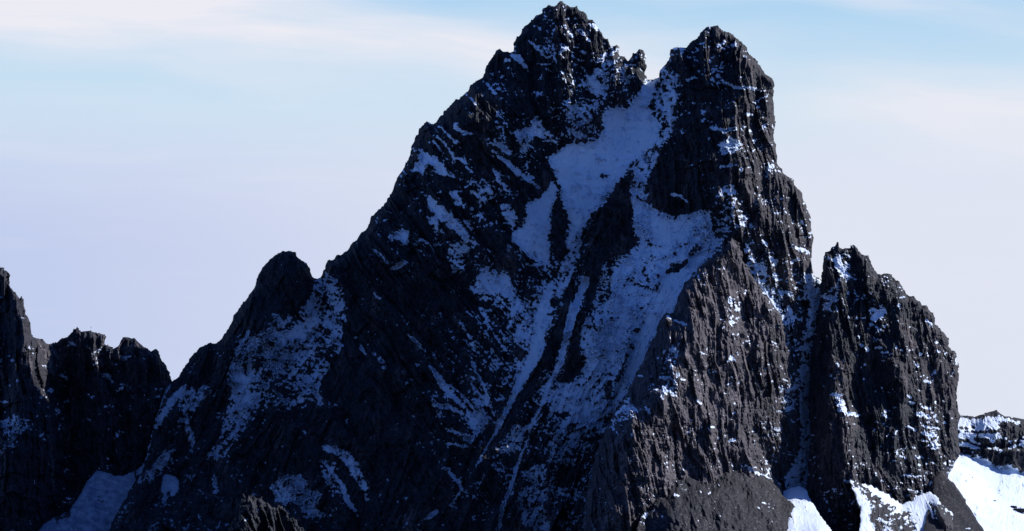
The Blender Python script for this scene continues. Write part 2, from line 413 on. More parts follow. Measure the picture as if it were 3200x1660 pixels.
main_snow = [
 (P,[(1319,465),(1357,489),(1406,537),(1424,556),(1383,550),(1350,520),(1338,515),(1322,545),(1293,534),(1306,496)],1.6,.35),
 (P,[(1338,608),(1370,634),(1402,656),(1435,698),(1467,734),(1496,763),(1480,772),(1448,758),(1428,730),(1396,708),(1357,676),(1335,644)],1.4,.45),
 (P,[(1402,763),(1440,748),(1485,765),(1470,785),(1445,800),(1415,785)],.8,.7),
 (P,[(1332,673),(1364,676),(1380,725),(1357,722),(1340,700)],.8,.7),
 (P,[(1396,589),(1428,599),(1454,644),(1435,650),(1409,618)],1.2,.5),
 (P,[(1254,712),(1282,730),(1271,766),(1242,750),(1222,748),(1200,742),(1229,732)],1.2,.5),
 (L,[(1367,429,7),(1390,452,8),(1416,484,7)],1.2,.2),(L,[(1383,405,4),(1408,428,9),(1438,462,5)],1.2,.2),
 (L,[(1355,440,4),(1385,480,5)],1,.3),(L,[(1372,396,7),(1385,402,5)],1,.2),
 (L,[(1422,494,8),(1440,497,14),(1454,510,8)],1.2,.3),(L,[(1458,522,6),(1478,538,6)],1,.3),
 (P,[(1602,412),(1647,405),(1673,367),(1699,393),(1735,430),(1766,451),(1731,456),(1700,440),(1672,425),(1660,450),(1641,476),(1621,451)],1.0,.75),
 (P,[(2000,275),(2012,257),(2022,250),(2038,246),(2060,236),(2048,280),(2028,335),(2048,373),(2074,380),(2057,438),(2012,489),(1967,530),(1929,580),(1903,631),
     (1859,659),(1826,703),(1800,746),(1786,800),(1764,760),(1784,703),(1766,659),(1752,616),(1734,631),(1719,681),(1716,746),(1723,803),
     (1708,828),(1658,803),(1622,774),(1598,731),(1629,710),(1644,681),(1644,638),(1687,616),(1708,588),(1737,559),(1720,516),
     (1708,494),(1752,465),(1788,444),(1823,447),(1874,429),(1884,393),(1881,357),(1903,336),(1960,336)],1.6,.28),
 ('rline',[(1960,530,4),(1990,500,2)],1,.5),
 ('rline',[(1735,560,6),(1745,590,8)],.6,.8),('rline',[(1880,552,10),(1895,550,12)],.8,.5),
 ('rline',[(1748,600,8),(1738,650,16),(1742,700,22),(1750,745,24),(1757,800,26)],.6,1.0),
 (P,[(1558,638),(1600,640),(1625,672),(1600,705),(1575,690)],.8,.7),
 (L,[(1560,490,14),(1600,520,16),(1640,555,14),(1690,590,6)],.9,.6),
 (L,[(1545,450,8),(1560,455,16),(1600,485,8)],.8,.6),(L,[(1540,520,6),(1560,560,12),(1590,600,10)],.6,.8),
 (P,[(1480,600),(1530,590),(1540,620),(1500,640)],.4,.9),
 (P,[(1780,330),(1810,350),(1850,380),(1880,420),(1850,440),(1800,430),(1770,380)],.35,.9),
 # right-hand snowfield
 (P,[(1989,516),(2018,559),(2028,631),(2053,656),(2104,674),(2147,667),(2197,656),(2215,655),(2225,690),(2240,760),(2235,800),(2190,860),(2150,900),(2110,990),
     (2040,1130),(1980,1260),(1932,1285),(1860,1320),(1802,1345),(1774,1285),(1716,1300),(1738,1196),(1802,1189),(1831,1131),(1802,1059),
     (1810,1016),(1845,983),(1859,911),(1874,832),(1910,800),(1967,789),(1996,760),(1974,703),(1978,659),(1967,588)],.78,.6),
 (P,[(2080,800),(2190,780),(2230,780),(2150,890),(2110,980),(2040,1110),(1990,1200),(1960,1230),(1950,1150),(2000,1020),(2050,920)],1.6,.2),
 (P,[(2020,640),(2100,690),(2180,670),(2150,760),(2080,790),(2030,740)],1.6,.3),
 ('rline',[(2090,850,16),(2115,838,22),(2145,818,12)],.9,.6),('rline',[(2160,790,14),(2200,760,24),(2250,710,28)],.4,1.0),
 (P,[(2180,680),(2200,655),(2260,590),(2300,570),(2290,680),(2265,740),(2230,790),(2180,750)],-.1,.95),
 ('rpoly',[(1905,600),(1948,592),(1965,660),(1972,740),(1930,768),(1888,795),(1868,765),(1880,690)],.5,1.05),('rpoly',[(1860,780),(1930,770),(1960,790),(1900,830),(1870,900),(1850,900)],.0,1.1),
 ('rpoly',[(2030,480),(2100,500),(2230,640),(2150,668),(2110,674),(2060,655),(2035,620),(2026,560)],1.5,.3),
 ('rline',[(1850,800,26),(1842,900,22),(1835,950,12)],.9,.7),('rline',[(1815,990,22),(1795,1080,26),(1790,1150,34),(1775,1180,30)],.9,.8),
 ('rline',[(1890,860,40),(1880,920,50)],.1,1.2),
 ('rline',[(1930,1190,10),(1960,1110,8)],.6,.8),('rline',[(1905,1200,18),(1900,1240,22)],.7,.7),
 # couloirs
 (L,[(1831,870,24),(1781,1009,26),(1752,1131,20),(1716,1203,16),(1688,1275,12),(1652,1347,14),(1637,1390,16),(1594,1527,12),(1572,1584,12),(1555,1660,14)],1.3,.3),
 (L,[(1723,890,20),(1690,988,44),(1675,1102,50),(1637,1189,44),(1601,1261,34),(1565,1333,28),(1529,1404,24),(1486,1469,14),(1443,1527,9),(1408,1580,4)],1.3,.35),
 (L,[(1800,730,36),(1790,800,40),(1765,860,40),(1738,920,36)],.55,.75),
 (P,[(1457,901),(1493,873),(1508,837),(1580,844),(1616,908),(1637,944),(1616,988),(1570,960),(1508,937)],.9,.7),
 (P,[(1630,1002),(1723,900),(1725,1020),(1690,1110),(1640,1190),(1600,1180),(1640,1100),(1600,1050)],.7,.8),
 (P,[(1580,980),(1700,880),(1700,980),(1620,1060)],.3,.9),
 ('rline',[(1790,880,10),(1768,960,16),(1745,1045,26),(1702,1124,28),(1637,1232,30),(1580,1333,26),(1508,1455,26),(1457,1518,20)],1.6,.3),
 ('rline',[(1650,1330,30),(1600,1440,30)],.8,.5),
 (L,[(1650,1340,12),(1690,1300,8)],1,.4),(P,[(1600,1330),(1650,1330),(1620,1400),(1590,1420),(1560,1400)],.3,.9),
 (L,[(1475,1131,8),(1510,1200,9),(1544,1297,7)],.8,.6),(L,[(1400,1217,12),(1450,1270,12),(1493,1318,10)],.8,.6),
 (L,[(1529,1081,5),(1580,1150,7),(1620,1210,7)],.6,.7),(L,[(1472,1196,6),(1530,1270,8)],.7,.6),
 (L,[(1500,960,6),(1540,1040,8),(1590,1110,6)],.5,.8),(L,[(1440,1010,5),(1480,1080,7)],.4,.8),
 (L,[(1400,1340,12),(1470,1375,18)],.7,.7),(L,[(1400,1390,14),(1450,1395,12)],.8,.6),
 (P,[(1465,1285),(1522,1290),(1520,1345),(1490,1362),(1462,1330)],.6,.8),
 (L,[(1343,1142,8),(1362,1170,20),(1385,1205,26),(1420,1245,16),(1450,1275,8)],1.2,.4),(L,[(1361,1268,16),(1400,1272,18),(1448,1292,10)],.9,.6),
 (L,[(1410,1205,6),(1450,1240,10),(1480,1280,8)],.8,.6),(P,[(1360,1270),(1390,1270),(1380,1310),(1365,1300)],.4,.8),
 (L,[(1275,1045,8),(1300,1068,10),(1320,1090,6)],1,.4),(L,[(1128,1088,12),(1142,1104,10)],1,.4),(L,[(1168,1105,6),(1196,1132,8)],.8,.6),
 (L,[(1201,1148,10)],1,.3),(L,[(1110,1052,10)],1,.3),(L,[(1167,916,6),(1187,937,9)],1,.3),(L,[(1305,1140,12)],.8,.4),
 (L,[(1228,840,10),(1248,828,14),(1270,822,6)],.9,.6),(L,[(1174,786,5),(1190,798,10),(1207,820,6)],.8,.6),
 (P,[(1405,790),(1440,800),(1440,850),(1415,850)],.1,1.0),(L,[(1312,752,10),(1322,751,6)],1,.2),
 (L,[(1020,1404,16),(1074,1419,32),(1103,1455,34),(1131,1505,26),(1148,1560,10)],.9,.85),
 (L,[(1023,1455,10),(1059,1505,18),(1088,1563,18),(1128,1625,5)],1.0,.6),(P,[(1000,1440),(1040,1450),(1060,1540),(1030,1530)],-.1,.9),
 (P,[(837,1527),(880,1491),(916,1480),(952,1498),(973,1534),(1005,1534),(1002,1570),(985,1575),(1004,1622),(966,1616),(930,1575),(873,1563)],.9,.8),
 (L,[(1318,1627,5),(1340,1618,12),(1361,1600,16)],1,.4),(L,[(1390,1462,12),(1440,1512,12)],.8,.6),
 (P,[(1640,1480),(1700,1450),(1710,1560),(1660,1640),(1620,1600)],-.1,.9),(L,[(1905,1440,16),(1870,1540,16),(1845,1640,10)],.7,.7),
 (P,[(1660,1590),(1700,1580),(1720,1660),(1670,1660)],.5,.5),
 (P,[(1900,1260),(1870,1320),(1850,1420),(1800,1440),(1720,1500),(1720,1330),(1800,1300)],-.05,1.0),
 # shoulder on the left
 (P,[(984,873),(1031,852),(1067,894),(1077,966),(1059,1002),(988,1060),(937,1120),(887,1180),(840,1190),(808,1268),(772,1325),(729,1383),(707,1412),
     (694,1347),(716,1275),(716,1146),(750,1059),(822,1038),(858,988),(930,988),(966,944),(980,901)],.22,.8),
 (P,[(1060,960),(1080,1000),(1040,1120),(980,1230),(900,1280),(820,1290),(860,1200),(960,1110),(1020,1040)],-.05,.85),
 (P,[(851,1092),(862,1062),(900,1030),(937,1009),(990,965),(1000,985),(988,1045),(944,1064),(905,1068),(870,1100)],1.3,.5),
 (P,[(858,1000),(905,990),(900,1020),(862,1030)],1,.5),
 (P,[(725,1125),(760,1160),(790,1190),(782,1270),(745,1325),(722,1250)],1.0,.65),
 (L,[(775,1040,10),(785,1080,16),(780,1140,18),(778,1200,14)],.9,.6),(L,[(920,1160,26),(905,1180,14)],1,.4),(L,[(825,1070,14),(830,1110,10)],.8,.6),
 (L,[(1062,1080,18),(1055,1100,8)],1,.4),(L,[(990,1230,18),(1000,1260,20)],.9,.6),(L,[(940,1240,6),(990,1255,8)],.7,.6),
 (L,[(532,1200,6),(496,1268,14),(467,1347,16),(456,1430,10)],1.0,.4),
 (L,[(582,1203,12),(532,1261,24),(489,1333,20)],.9,.6),(L,[(640,1203,8),(600,1250,14),(575,1290,16),(590,1350,18),(603,1385,14)],.8,.6),
 (P,[(647,1422),(670,1400),(697,1385),(690,1420),(676,1450),(664,1430)],1,.5),
 (P,[(500,1420),(540,1410),(520,1450),(470,1500),(460,1480)],.5,.8),(L,[(520,1530,8),(515,1570,10)],.5,.8),
 (L,[(670,1490,14),(672,1530,18)],.2,.6),
 (P,[(560,1230),(640,1210),(620,1260),(560,1330)],.2,.9),
 # summits
 (L,[(1652,128,8),(1668,140,9),(1683,158,9)],1,.3),(L,[(1598,170,10),(1618,180,22),(1640,205,14),(1655,223,5)],1.3,.35),(L,[(1672,79,10),(1690,90,6)],.9,.4),
 (L,[(1690,165,7),(1712,183,5)],.8,.5),(L,[(1820,252,6),(1845,282,10),(1872,300,9)],1.5,.15),
 (P,[(1828,238),(1856,230),(1880,265),(1895,300),(1868,300),(1842,272)],1.3,.4),(L,[(1771,60,8),(1778,58,7)],1,.4),(L,[(1796,58,8)],1,.4),
 (L,[(1766,80,8),(1770,90,5)],.8,.4),(L,[(1775,100,7),(1787,111,12)],1.2,.3),(L,[(1730,155,9)],1,.2),(L,[(1787,192,9)],1,.2),(L,[(1795,148,6),(1805,152,6)],1,.3),
 (L,[(1815,162,10),(1828,164,10)],1.1,.3),(L,[(1826,220,9)],1.2,.2),
 (P,[(1860,190),(1940,185),(1965,210),(1970,250),(1920,300),(1870,260)],.05,.95),
 (P,[(1412,381),(1425,384),(1442,403),(1460,408),(1480,419),(1462,423),(1436,416),(1420,400)],1.6,.2),(L,[(1455,293,4),(1478,315,8),(1488,326,7)],1.2,.2),
 (L,[(1578,190,9),(1592,188,9)],1.1,.4),(L,[(1508,256,6)],1,.2),(L,[(1520,262,5),(1545,290,9)],.8,.4),
 (L,[(2106,153,5),(2138,154,8)],1,.4),
 (P,[(2040,350),(2075,215),(2118,240),(2105,340),(2095,420),(2060,480),(2020,545),(2000,510),(2050,440),(2080,390)],.12,.95),
 (L,[(2150,250,12),(2172,243,8)],1,.4),(L,[(2299,272,9),(2350,276,11),(2390,285,5)],1.3,.35),(L,[(2260,253,8),(2275,262,8),(2292,272,8)],1.2,.4),
 (L,[(2225,247,13)],1.2,.3),(L,[(2244,238,11)],1.2,.3),(L,[(2222,400,12),(2240,402,12),(2262,410,16),(2298,402,12)],1.3,.35),
 (P,[(2255,445),(2290,430),(2315,450),(2290,480),(2255,490),(2250,470)],.9,.7),(L,[(2255,522,10),(2300,515,8)],.9,.6),(L,[(2196,348,14),(2200,352,14)],1.3,.3),
 (L,[(2316,531,13)],1.3,.3),(L,[(2230,171,8)],1,.3),(L,[(2315,172,6),(2330,178,6)],1,.4),(L,[(2240,150,8),(2262,132,6)],.9,.5),
 (L,[(2100,606,8),(2125,613,7),(2145,630,8)],1.2,.3),(L,[(2335,355,10),(2352,360,8)],.8,.5),
 (L,[(2506,695,12)],1.2,.3),(L,[(2455,665,8),(2464,670,7)],1.2,.3),(L,[(2490,775,12),(2510,783,10)],1.3,.3),(L,[(2475,735,7)],1,.3),
 (P,[(2465,820),(2492,795),(2497,815),(2475,830)],1.2,.4),(L,[(2385,755,14),(2395,765,12)],1.1,.4),(L,[(2330,685,9)],1.2,.3),(L,[(2322,700,11)],1.2,.3),
 (P,[(2330,760),(2380,850),(2470,870),(2440,930),(2500,1000),(2450,1010),(2400,900),(2340,840)],.05,1.0),
 (P,[(2376,830),(2400,840),(2400,860),(2380,860)],1,.4),
 (L,[(2360,870,6),(2380,900,14),(2405,935,22),(2432,975,10)],1.5,.2),(L,[(2448,1008,7),(2462,1028,9)],1.3,.2),
 (L,[(2445,908,12),(2470,918,14)],1.2,.5),(L,[(2495,930,9),(2500,938,8)],1.2,.3),
 (P,[(2508,860),(2541,862),(2562,870),(2590,880),(2580,960),(2560,1100),(2550,1275),(2554,1347),(2550,1548),(2470,1545),(2446,1512),(2480,1460),
     (2500,1400),(2505,1300),(2495,1230),(2500,1120),(2525,1000),(2530,950),(2512,920)],.72,.8),
 (P,[(2440,1210),(2490,1200),(2490,1290),(2450,1280)],.2,.9),
]
main_speck = [[(600,1200,-.35),(560,1600,-.1)],[(900,900,-.7)],[(900,1250,.0)],[(1200,650,-.2)],[(1150,1000,-.7),(1150,1300,-.85),(1250,1500,-.6)],
 [(1400,900,-.45)],[(1500,500,.05),(1550,700,.05)],[(1560,1000,.42),(1480,1250,.3)],[(1450,1600,-.3)],[(1650,1600,.2),(1750,1450,.35)],
 [(1750,120,.12),(1700,250,.02),(1880,220,.3)],[(1500,330,-.2)],[(1820,350,.3)],[(2080,380,.25)],[(2230,130,.1)],[(2350,260,-.15)],[(2150,550,-.55)],
 [(2200,450,-.45)],[(2320,450,.0),(2380,520,.05)],[(2420,350,-.4)],[(2450,650,.0)],[(2400,850,.3),(2460,950,.35)],[(2480,1100,.1),(2470,1350,.1)],
 [(2000,900,.1)],[(800,1500,-.3)],[(1000,1600,-.3)]]
W_vert = [[(1750,150,1),(1500,300,1)],[(2300,300,1.2),(2400,700,1.2),(2450,1200,1.2)],[(1000,700,0),(1100,1200,.1),(1400,900,0)],[(1850,900,.4)],[(700,1300,.35)],[(1700,1500,.3)]]
W_dr = [[(1300,600,1.2),(1400,1000,1.2),(1150,1200,1),(1500,1300,1)],[(1650,300,.35),(1900,350,.2)],[(2300,300,0),(2400,900,0)],[(1950,900,.1)],[(700,1200,0)],[(1050,1500,1)],[(1750,1300,0)]]
W_dl = [[(1900,700,.8),(1950,1000,1),(1800,1200,1),(1650,1450,1)],[(700,1200,1),(900,1050,.9),(520,1400,1)],[(1300,700,0),(1300,1200,0)],[(1750,150,0)],[(2350,500,0),(2400,1000,0)]]
mountain = body('mountain', main_outline, 2.3, main_ctl, [(80, W_vert), (54, W_dr), (113, W_dl)], main_snow, main_speck, M_ROCK,
     R=36, jag=3.2, thick=2.4, seed=11, dust_shade=[[(1800,500,0),(1950,800,0)],[(1840,690,.3),(1800,800,.5),(1760,880,.25)],[(1350,600,.05)],[(1500,900,.15)],[(1550,1150,.3),(1480,1400,.4)],[(1850,1100,.12),(1850,1450,.45)],[(1600,1600,.6)],[(950,1000,.42)],[(780,1150,.5)],[(520,1300,.65),(450,1550,.75)],[(750,1500,.6),(950,1600,.5)],[(1080,1450,.45)],[(1250,1600,.6)],[(1100,700,.2)],[(2150,700,.1)],[(2300,400,.0)],[(2520,1000,.15),(2500,1300,.5)]],  # couloirs: thin snow; lower left: valley shade put into the snow colour
     tone=[[(1700,200,.1)],[(1200,1000,0)],[(2400,500,.45)],[(2450,900,.4)],[(2300,250,.25)],[(700,1200,0)]])
tag(mountain, 'huge dark twin-summit rock mountain with shaded snow couloirs in the middle of the view', 'mountain', 'structure')

# ------------------------------------------------------------------ brown sunlit buttress in front of it
but_outline = [(1800,1860),(1830,1560),(1862,1420),(1900,1325),(1929,1277),(1957,1232),(2008,1131),(2051,1038),(2070,982),(2078,978),(2103,985),(2109,965),(2123,916),
 (2135,895),(2152,870),(2172,850),(2187,835),(2215,808),(2259,784),(2275,755),(2290,742),(2308,765),(2331,829),(2360,880),(2389,918),(2432,975),(2461,1023),(2475,1059),
 (2477,1131),(2450,1203),(2436,1311),(2420,1419),(2410,1476),(2440,1515),(2448,1560),(2480,1700),(2520,1860)]
but_ctl = [
 [(1830,1560,-1030),(1868,1420,-975),(1905,1320,-905),(1929,1277,-870),(2008,1131,-790),(2051,1038,-700),(2072,984,-670)],
 [(1945,1420,-1130),(1985,1300,-1040),(2070,1240,-1000),(2105,1150,-930),(2095,1060,-850),(2082,995,-770)],
 [(2108,985,-700),(2152,872,-640),(2259,786,-570),(2290,745,-530)],
 [(2150,930,-690),(2160,1100,-800),(2150,1300,-900),(2120,1480,-990)],
 [(2250,900,-570),(2270,1100,-660),(2260,1300,-750),(2250,1480,-850)],
 [(2350,900,-400),(2360,1100,-490),(2370,1300,-580),(2370,1480,-690)],
 [(2460,1040,-290),(2460,1130,-330),(2430,1300,-450),(2420,1480,-580)],
 [(2235,1200,-720)],[(2060,1400,-1010)],
 [(1950,1500,-1170),(1955,1600,-1230),(2200,1700,-980),(2450,1700,-740)],
 [(1800,1860,-1290),(2200,1860,-1080),(2520,1860,-850)]]
but_snow = [
 (L,[(2085,990,5),(2110,1003,7),(2142,1013,9)],1.3,.2),(L,[(2100,1080,8),(2112,1110,7)],1,.3),
 (L,[(2274,1128,9),(2286,1118,11),(2294,1125,8)],1.3,.2),(L,[(2230,1163,7),(2243,1164,7)],1.3,.2),(L,[(2275,1200,8),(2284,1198,6)],1.2,.2),(L,[(2308,1196,8)],1.2,.2),
 (L,[(2280,1380,10),(2290,1375,10)],1.4,.2),(L,[(2295,1374,7)],1.2,.2),(L,[(2332,1455,10),(2362,1478,9),(2400,1492,7)],1.4,.2),
 (L,[(2189,995,6)],1.2,.2),(L,[(2354,1005,5)],1.2,.2),(L,[(2130,1185,6),(2140,1186,4)],1,.3),(L,[(2181,1252,8),(2190,1262,6)],1,.3),(L,[(2151,1351,6)],1,.3),
 (L,[(1973,1359,6)],1,.2),(L,[(2240,887,6)],1,.2),(P,[(2280,930),(2310,950),(2320,990),(2290,1010),(2275,970)],.1,.9),
 (P,[(2380,1240),(2430,1260),(2420,1330),(2390,1320)],.3,.8),(L,[(2420,1350,10),(2410,1385,8)],.5,.8),
 (P,[(2080,1100),(2110,1090),(2120,1200),(2070,1240)],.0,.9),(P,[(1900,1330),(1960,1260),(1975,1280),(1920,1340)],-.3,.9),
 (L,[(2010,1255,6),(2030,1290,6)],.8,.4)]
buttress = body('brown_cliff', but_outline, 2.2, but_ctl, [(74, [[(1950,1400,.7),(2100,1100,.2)],[(2200,1450,.9)],[(2300,1250,.2)],[(2290,850,.8)],[(2400,1100,.3),(2400,1400,.8)],[(2180,950,.5)]]), (84, .5)], but_snow, [[(2000,1300,-.4),(2300,900,-.5)],[(2400,1100,-.35),(2400,1350,-.15)],[(2150,1200,-.45),(2050,1480,-.5)]],
     M_BROWN, R=24, jag=5.0, thick=.9, seed=23, rib_amp=1.12, block_amp=1.15, tone=[[(1950,1450,.7)],[(2100,1450,.85)],[(2300,850,.7)],[(2200,1150,.7)],[(2400,1200,.5)]])
tag(buttress, 'sunlit brown ribbed rock buttress standing in front of the right summit, above the grey scree', 'cliff', 'structure')

# ------------------------------------------------------------------ lower rounded peak on the right
pin_outline = [(2500,1860),(2510,1600),(2522,1548),(2526,1455),(2534,1347),(2528,1275),(2530,1200),(2535,1100),(2552,1010),(2557,960),(2566,880),(2569,824),(2579,791),(2594,790),
 (2599,776),(2614,770),(2618,759),(2626,779),(2642,774),(2656,776),(2659,768),(2669,766),(2693,793),(2712,802),(2727,836),(2742,856),(2785,857),(2798,880),(2810,880),
 (2825,905),(2836,925),(2855,923),(2877,946),(2879,955),(2896,953),(2922,998),(2923,1010),(2944,1036),(2963,1058),(2965,1084),(2982,1099),(2991,1126),(2999,1159),
 (2994,1204),(2988,1234),(2994,1283),(2999,1300),(2992,1347),(3002,1415),(2978,1455),(2961,1490),(2950,1530),(2930,1570),(2900,1700),(2880,1860)]
pin_ctl = [
 [(2569,824,-90),(2560,960,-170),(2533,1131,-260),(2530,1300,-360),(2524,1550,-520)],
 [(2615,765,-60),(2620,900,-160),(2600,1050,-260),(2610,1200,-370),(2650,1350,-470),(2660,1500,-570)],
 [(2690,800,-60),(2700,950,-140),(2720,1100,-190),(2700,1250,-270),(2720,1400,-370)],
 [(2790,865,-40),(2790,1000,-120),(2815,1150,-230),(2820,1280,-300),(2800,1450,-420)],
 [(2850,930,-20),(2880,1060,-60),(2880,1200,-150),(2880,1350,-250),(2860,1500,-360)],
 [(2960,1070,20),(2985,1160,0),(2980,1280,-60),(2980,1400,-140)],
 [(2740,1250,-290),(2760,1500,-460)],
 [(2500,1860,-720),(2700,1860,-760),(2900,1860,-600)],[(2950,1500,-230)]]
pin_snow = [
 (P,[(2605,815),(2625,805),(2640,830),(2648,790),(2658,800),(2650,850),(2665,870),(2640,865),(2618,850)],.6,.8),(L,[(2622,875,8),(2634,880,7)],1.2,.3),(L,[(2636,858,9),(2652,862,9)],1.2,.3),
 (L,[(2588,808,7)],1.1,.2),(P,[(2575,930),(2600,900),(2625,880),(2622,910),(2590,960),(2575,980)],.3,.9),
 (P,[(2712,968),(2735,962),(2764,964),(2762,988),(2735,1000),(2726,1018),(2720,990)],.7,.75),
 (L,[(2802,932,6),(2826,928,5)],1.3,.2),(L,[(2774,902,8)],1.2,.2),(L,[(2806,954,7),(2812,958,6)],1.2,.2),(L,[(2898,1003,9),(2908,1012,10)],1.3,.2),(L,[(2927,1068,9)],1.2,.3),
 (L,[(2653,993,8),(2656,996,7)],1.2,.3),(L,[(2680,995,7),(2705,994,7)],1,.5),(L,[(2657,1024,6)],1,.2),(L,[(2684,1058,6)],1,.2),(L,[(2693,1080,9)],1.2,.3),(L,[(2705,1085,8),(2714,1096,8)],1.3,.2),
 (L,[(2738,1086,8),(2752,1087,8)],1.2,.3),(L,[(2757,1103,6),(2772,1100,6)],1,.3),(L,[(2755,1127,6),(2763,1130,7)],1.1,.3),(L,[(2702,1138,8)],1.1,.3),(L,[(2692,1150,7)],1,.3),(L,[(2674,1102,6)],1,.3),
 (L,[(2876,1108,8)],1.2,.3),(L,[(2890,1122,7),(2906,1140,6)],.9,.6),(L,[(2850,1130,5),(2872,1144,5)],1,.4),(L,[(2920,1162,11),(2922,1168,10)],1.3,.2),(L,[(2888,1190,5),(2900,1193,6)],1.1,.3),
 (L,[(2835,1235,9),(2845,1242,8)],1.2,.3),(L,[(2844,1258,9),(2858,1260,12)],1.3,.2),(L,[(2698,1184,6)],1,.3),(L,[(2716,1197,6)],1,.3),(L,[(2755,1213,6)],1,.3),
 (L,[(2875,1270,6),(2905,1278,9)],1.1,.5),(L,[(2870,1296,12),(2900,1302,12)],1.4,.2),(L,[(2830,1330,8),(2850,1340,12),(2862,1345,8)],1.3,.3),(L,[(2885,1355,10),(2912,1360,12)],1.3,.3),
 (L,[(2880,1330,6),(2930,1340,8)],1,.5),(L,[(2920,1300,6),(2932,1320,6)],.9,.5),
 (L,[(2840,1395,6),(2860,1400,4)],1,.4),(L,[(2812,1425,6),(2830,1430,5)],.9,.5),(L,[(2815,1485,5),(2870,1490,5)],.9,.5),(L,[(2840,1530,6),(2880,1540,6)],.9,.5),
 (P,[(2605,1230),(2630,1235),(2645,1290),(2620,1280)],.5,.8),(L,[(2650,1290,5),(2680,1300,6)],.4,.8),(L,[(2640,1500,6),(2660,1508,8)],1.2,.3)]
lower_peak = body('rocky_peak', pin_outline, 2.2, pin_ctl, [(76, [[(2600,900,.8),(2600,1300,.2)],[(2750,1100,.3)],[(2800,1450,.9)],[(2900,1050,.9)],[(2900,1350,.2)]]), (87, .5)], pin_snow, [[(2600,850,-.1)],[(2700,1050,-.22)],[(2900,1080,-.25)],[(2620,1100,-.55),(2600,1350,-.45)],[(2750,1300,-.35)],
     [(2880,1330,.12)],[(2850,1450,.05)],[(2640,1500,-.1)],[(2980,1250,-.4)]], M_ROCK, R=42, jag=4.5, thick=1.1, seed=37, rib_amp=1.05, block_amp=1.05, tone=[[(2600,900,-.2)],[(2650,1350,.5)],[(2820,1100,.35)],[(2980,1250,.5)],[(2720,1350,-.1)],[(2850,1400,.1)]])
tag(lower_peak, 'lower rounded rock peak right of the snowy col, speckled with bright snow patches', 'peak', 'structure')

# ------------------------------------------------------------------ jagged ridge on the left
ridge_outline = [(-260,1860),(-260,700),(-120,760),(-60,800),(-20,820),(0,836),(6,834),(19,850),(28,861),(30,900),(49,914),(60,932),(69,928),(77,951),(79,973),(90,1003),(97,1045),(109,1056),(131,1061),
 (137,1069),(161,1075),(180,1067),(202,1054),(219,1048),(228,1035),(240,1022),(245,1028),(253,1045),(262,1038),(271,1041),(284,1023),(290,1034),(309,1041),(313,1046),(328,1046),
 (329,1075),(352,1086),(361,1093),(369,1078),(382,1054),(391,1049),(401,1056),(425,1058),(434,1075),(472,1097),(485,1091),(496,1101),(502,1119),(520,1142),(532,1176),
 (537,1200),(600,1240),(640,1400),(660,1860)]
ridge_ctl = [
 [(-60,800,-200),(0,836,-290),(80,975,-420),(99,1050,-430),(160,1075,-290),(285,1030,-270),(400,1055,-270),(500,1120,-280),(537,1195,-290)],
 [(78,1010,-470),(92,1150,-590),(85,1350,-700),(40,1600,-820)],[(-60,1000,-280),(-60,1300,-480)],
 [(165,1090,-290),(160,1200,-330),(180,1400,-460),(150,1600,-620)],
 [(285,1060,-310),(290,1120,-360),(300,1250,-420),(300,1400,-500)],
 [(400,1080,-310),(410,1140,-360),(420,1300,-440),(430,1440,-470)],
 [(340,1110,-310),(350,1300,-410)],[(530,1250,-330),(520,1400,-420)],
 [(-260,900,-180),(-260,1400,-380)],[(-260,1860,-980),(100,1860,-980),(600,1860,-860)],[(300,1600,-680)]]
ridge_snow = [
 (L,[(222,1072,6),(234,1079,6)],1.3,.2),(L,[(292,1140,4),(304,1134,6)],1.2,.2),(L,[(134,1143,6),(148,1146,7)],1.2,.3),(L,[(386,1118,10),(405,1117,12)],.9,.4),(L,[(422,1114,5)],1.2,.2),
 (L,[(28,1113,7)],1.2,.2),(L,[(37,1126,8)],1.2,.2),(L,[(4,1124,6)],1.2,.2),(L,[(53,1188,6)],1.2,.2),(L,[(2,1257,8),(22,1256,6)],1.3,.2),(L,[(72,1059,4)],1,.2),
 (L,[(325,1176,14),(340,1178,16)],.7,.5),(L,[(150,1212,10),(160,1220,14)],.6,.6),(L,[(190,1175,8),(208,1182,6)],.7,.5),(L,[(200,1255,10),(215,1252,12)],.7,.5),(L,[(365,1222,10),(380,1215,8)],.5,.6),
 (L,[(195,1310,8),(185,1340,6)],.5,.6),(P,[(0,1320),(60,1300),(90,1320),(20,1400),(0,1400)],-.1,.9),(L,[(365,1360,8)],.5,.5)]
left_ridge = body('jagged_ridge', ridge_outline, 2.4, ridge_ctl, [(86, 1.0)], ridge_snow, [[(50,900,-.7)],[(100,1100,-.4)],[(250,1250,-.35)],[(450,1250,-.35)],[(50,1350,-.2)],[(150,1600,-.6)]],
     M_BROWN, R=26, jag=4.5, thick=1.0, seed=53, rib_amp=1.0, block_amp=1.1, dust_shade=.45, tone=[[(40,1000,-.5)],[(150,1100,.3)],[(300,1100,.1)],[(100,1500,-.3)],[(450,1300,-.3)],[(450,1100,.1)]])  # lower tone darkens the rock colour where the ridge should look unlit
tag(left_ridge, 'jagged rock ridge with toothed crest behind the left side of the mountain', 'ridge', 'structure')

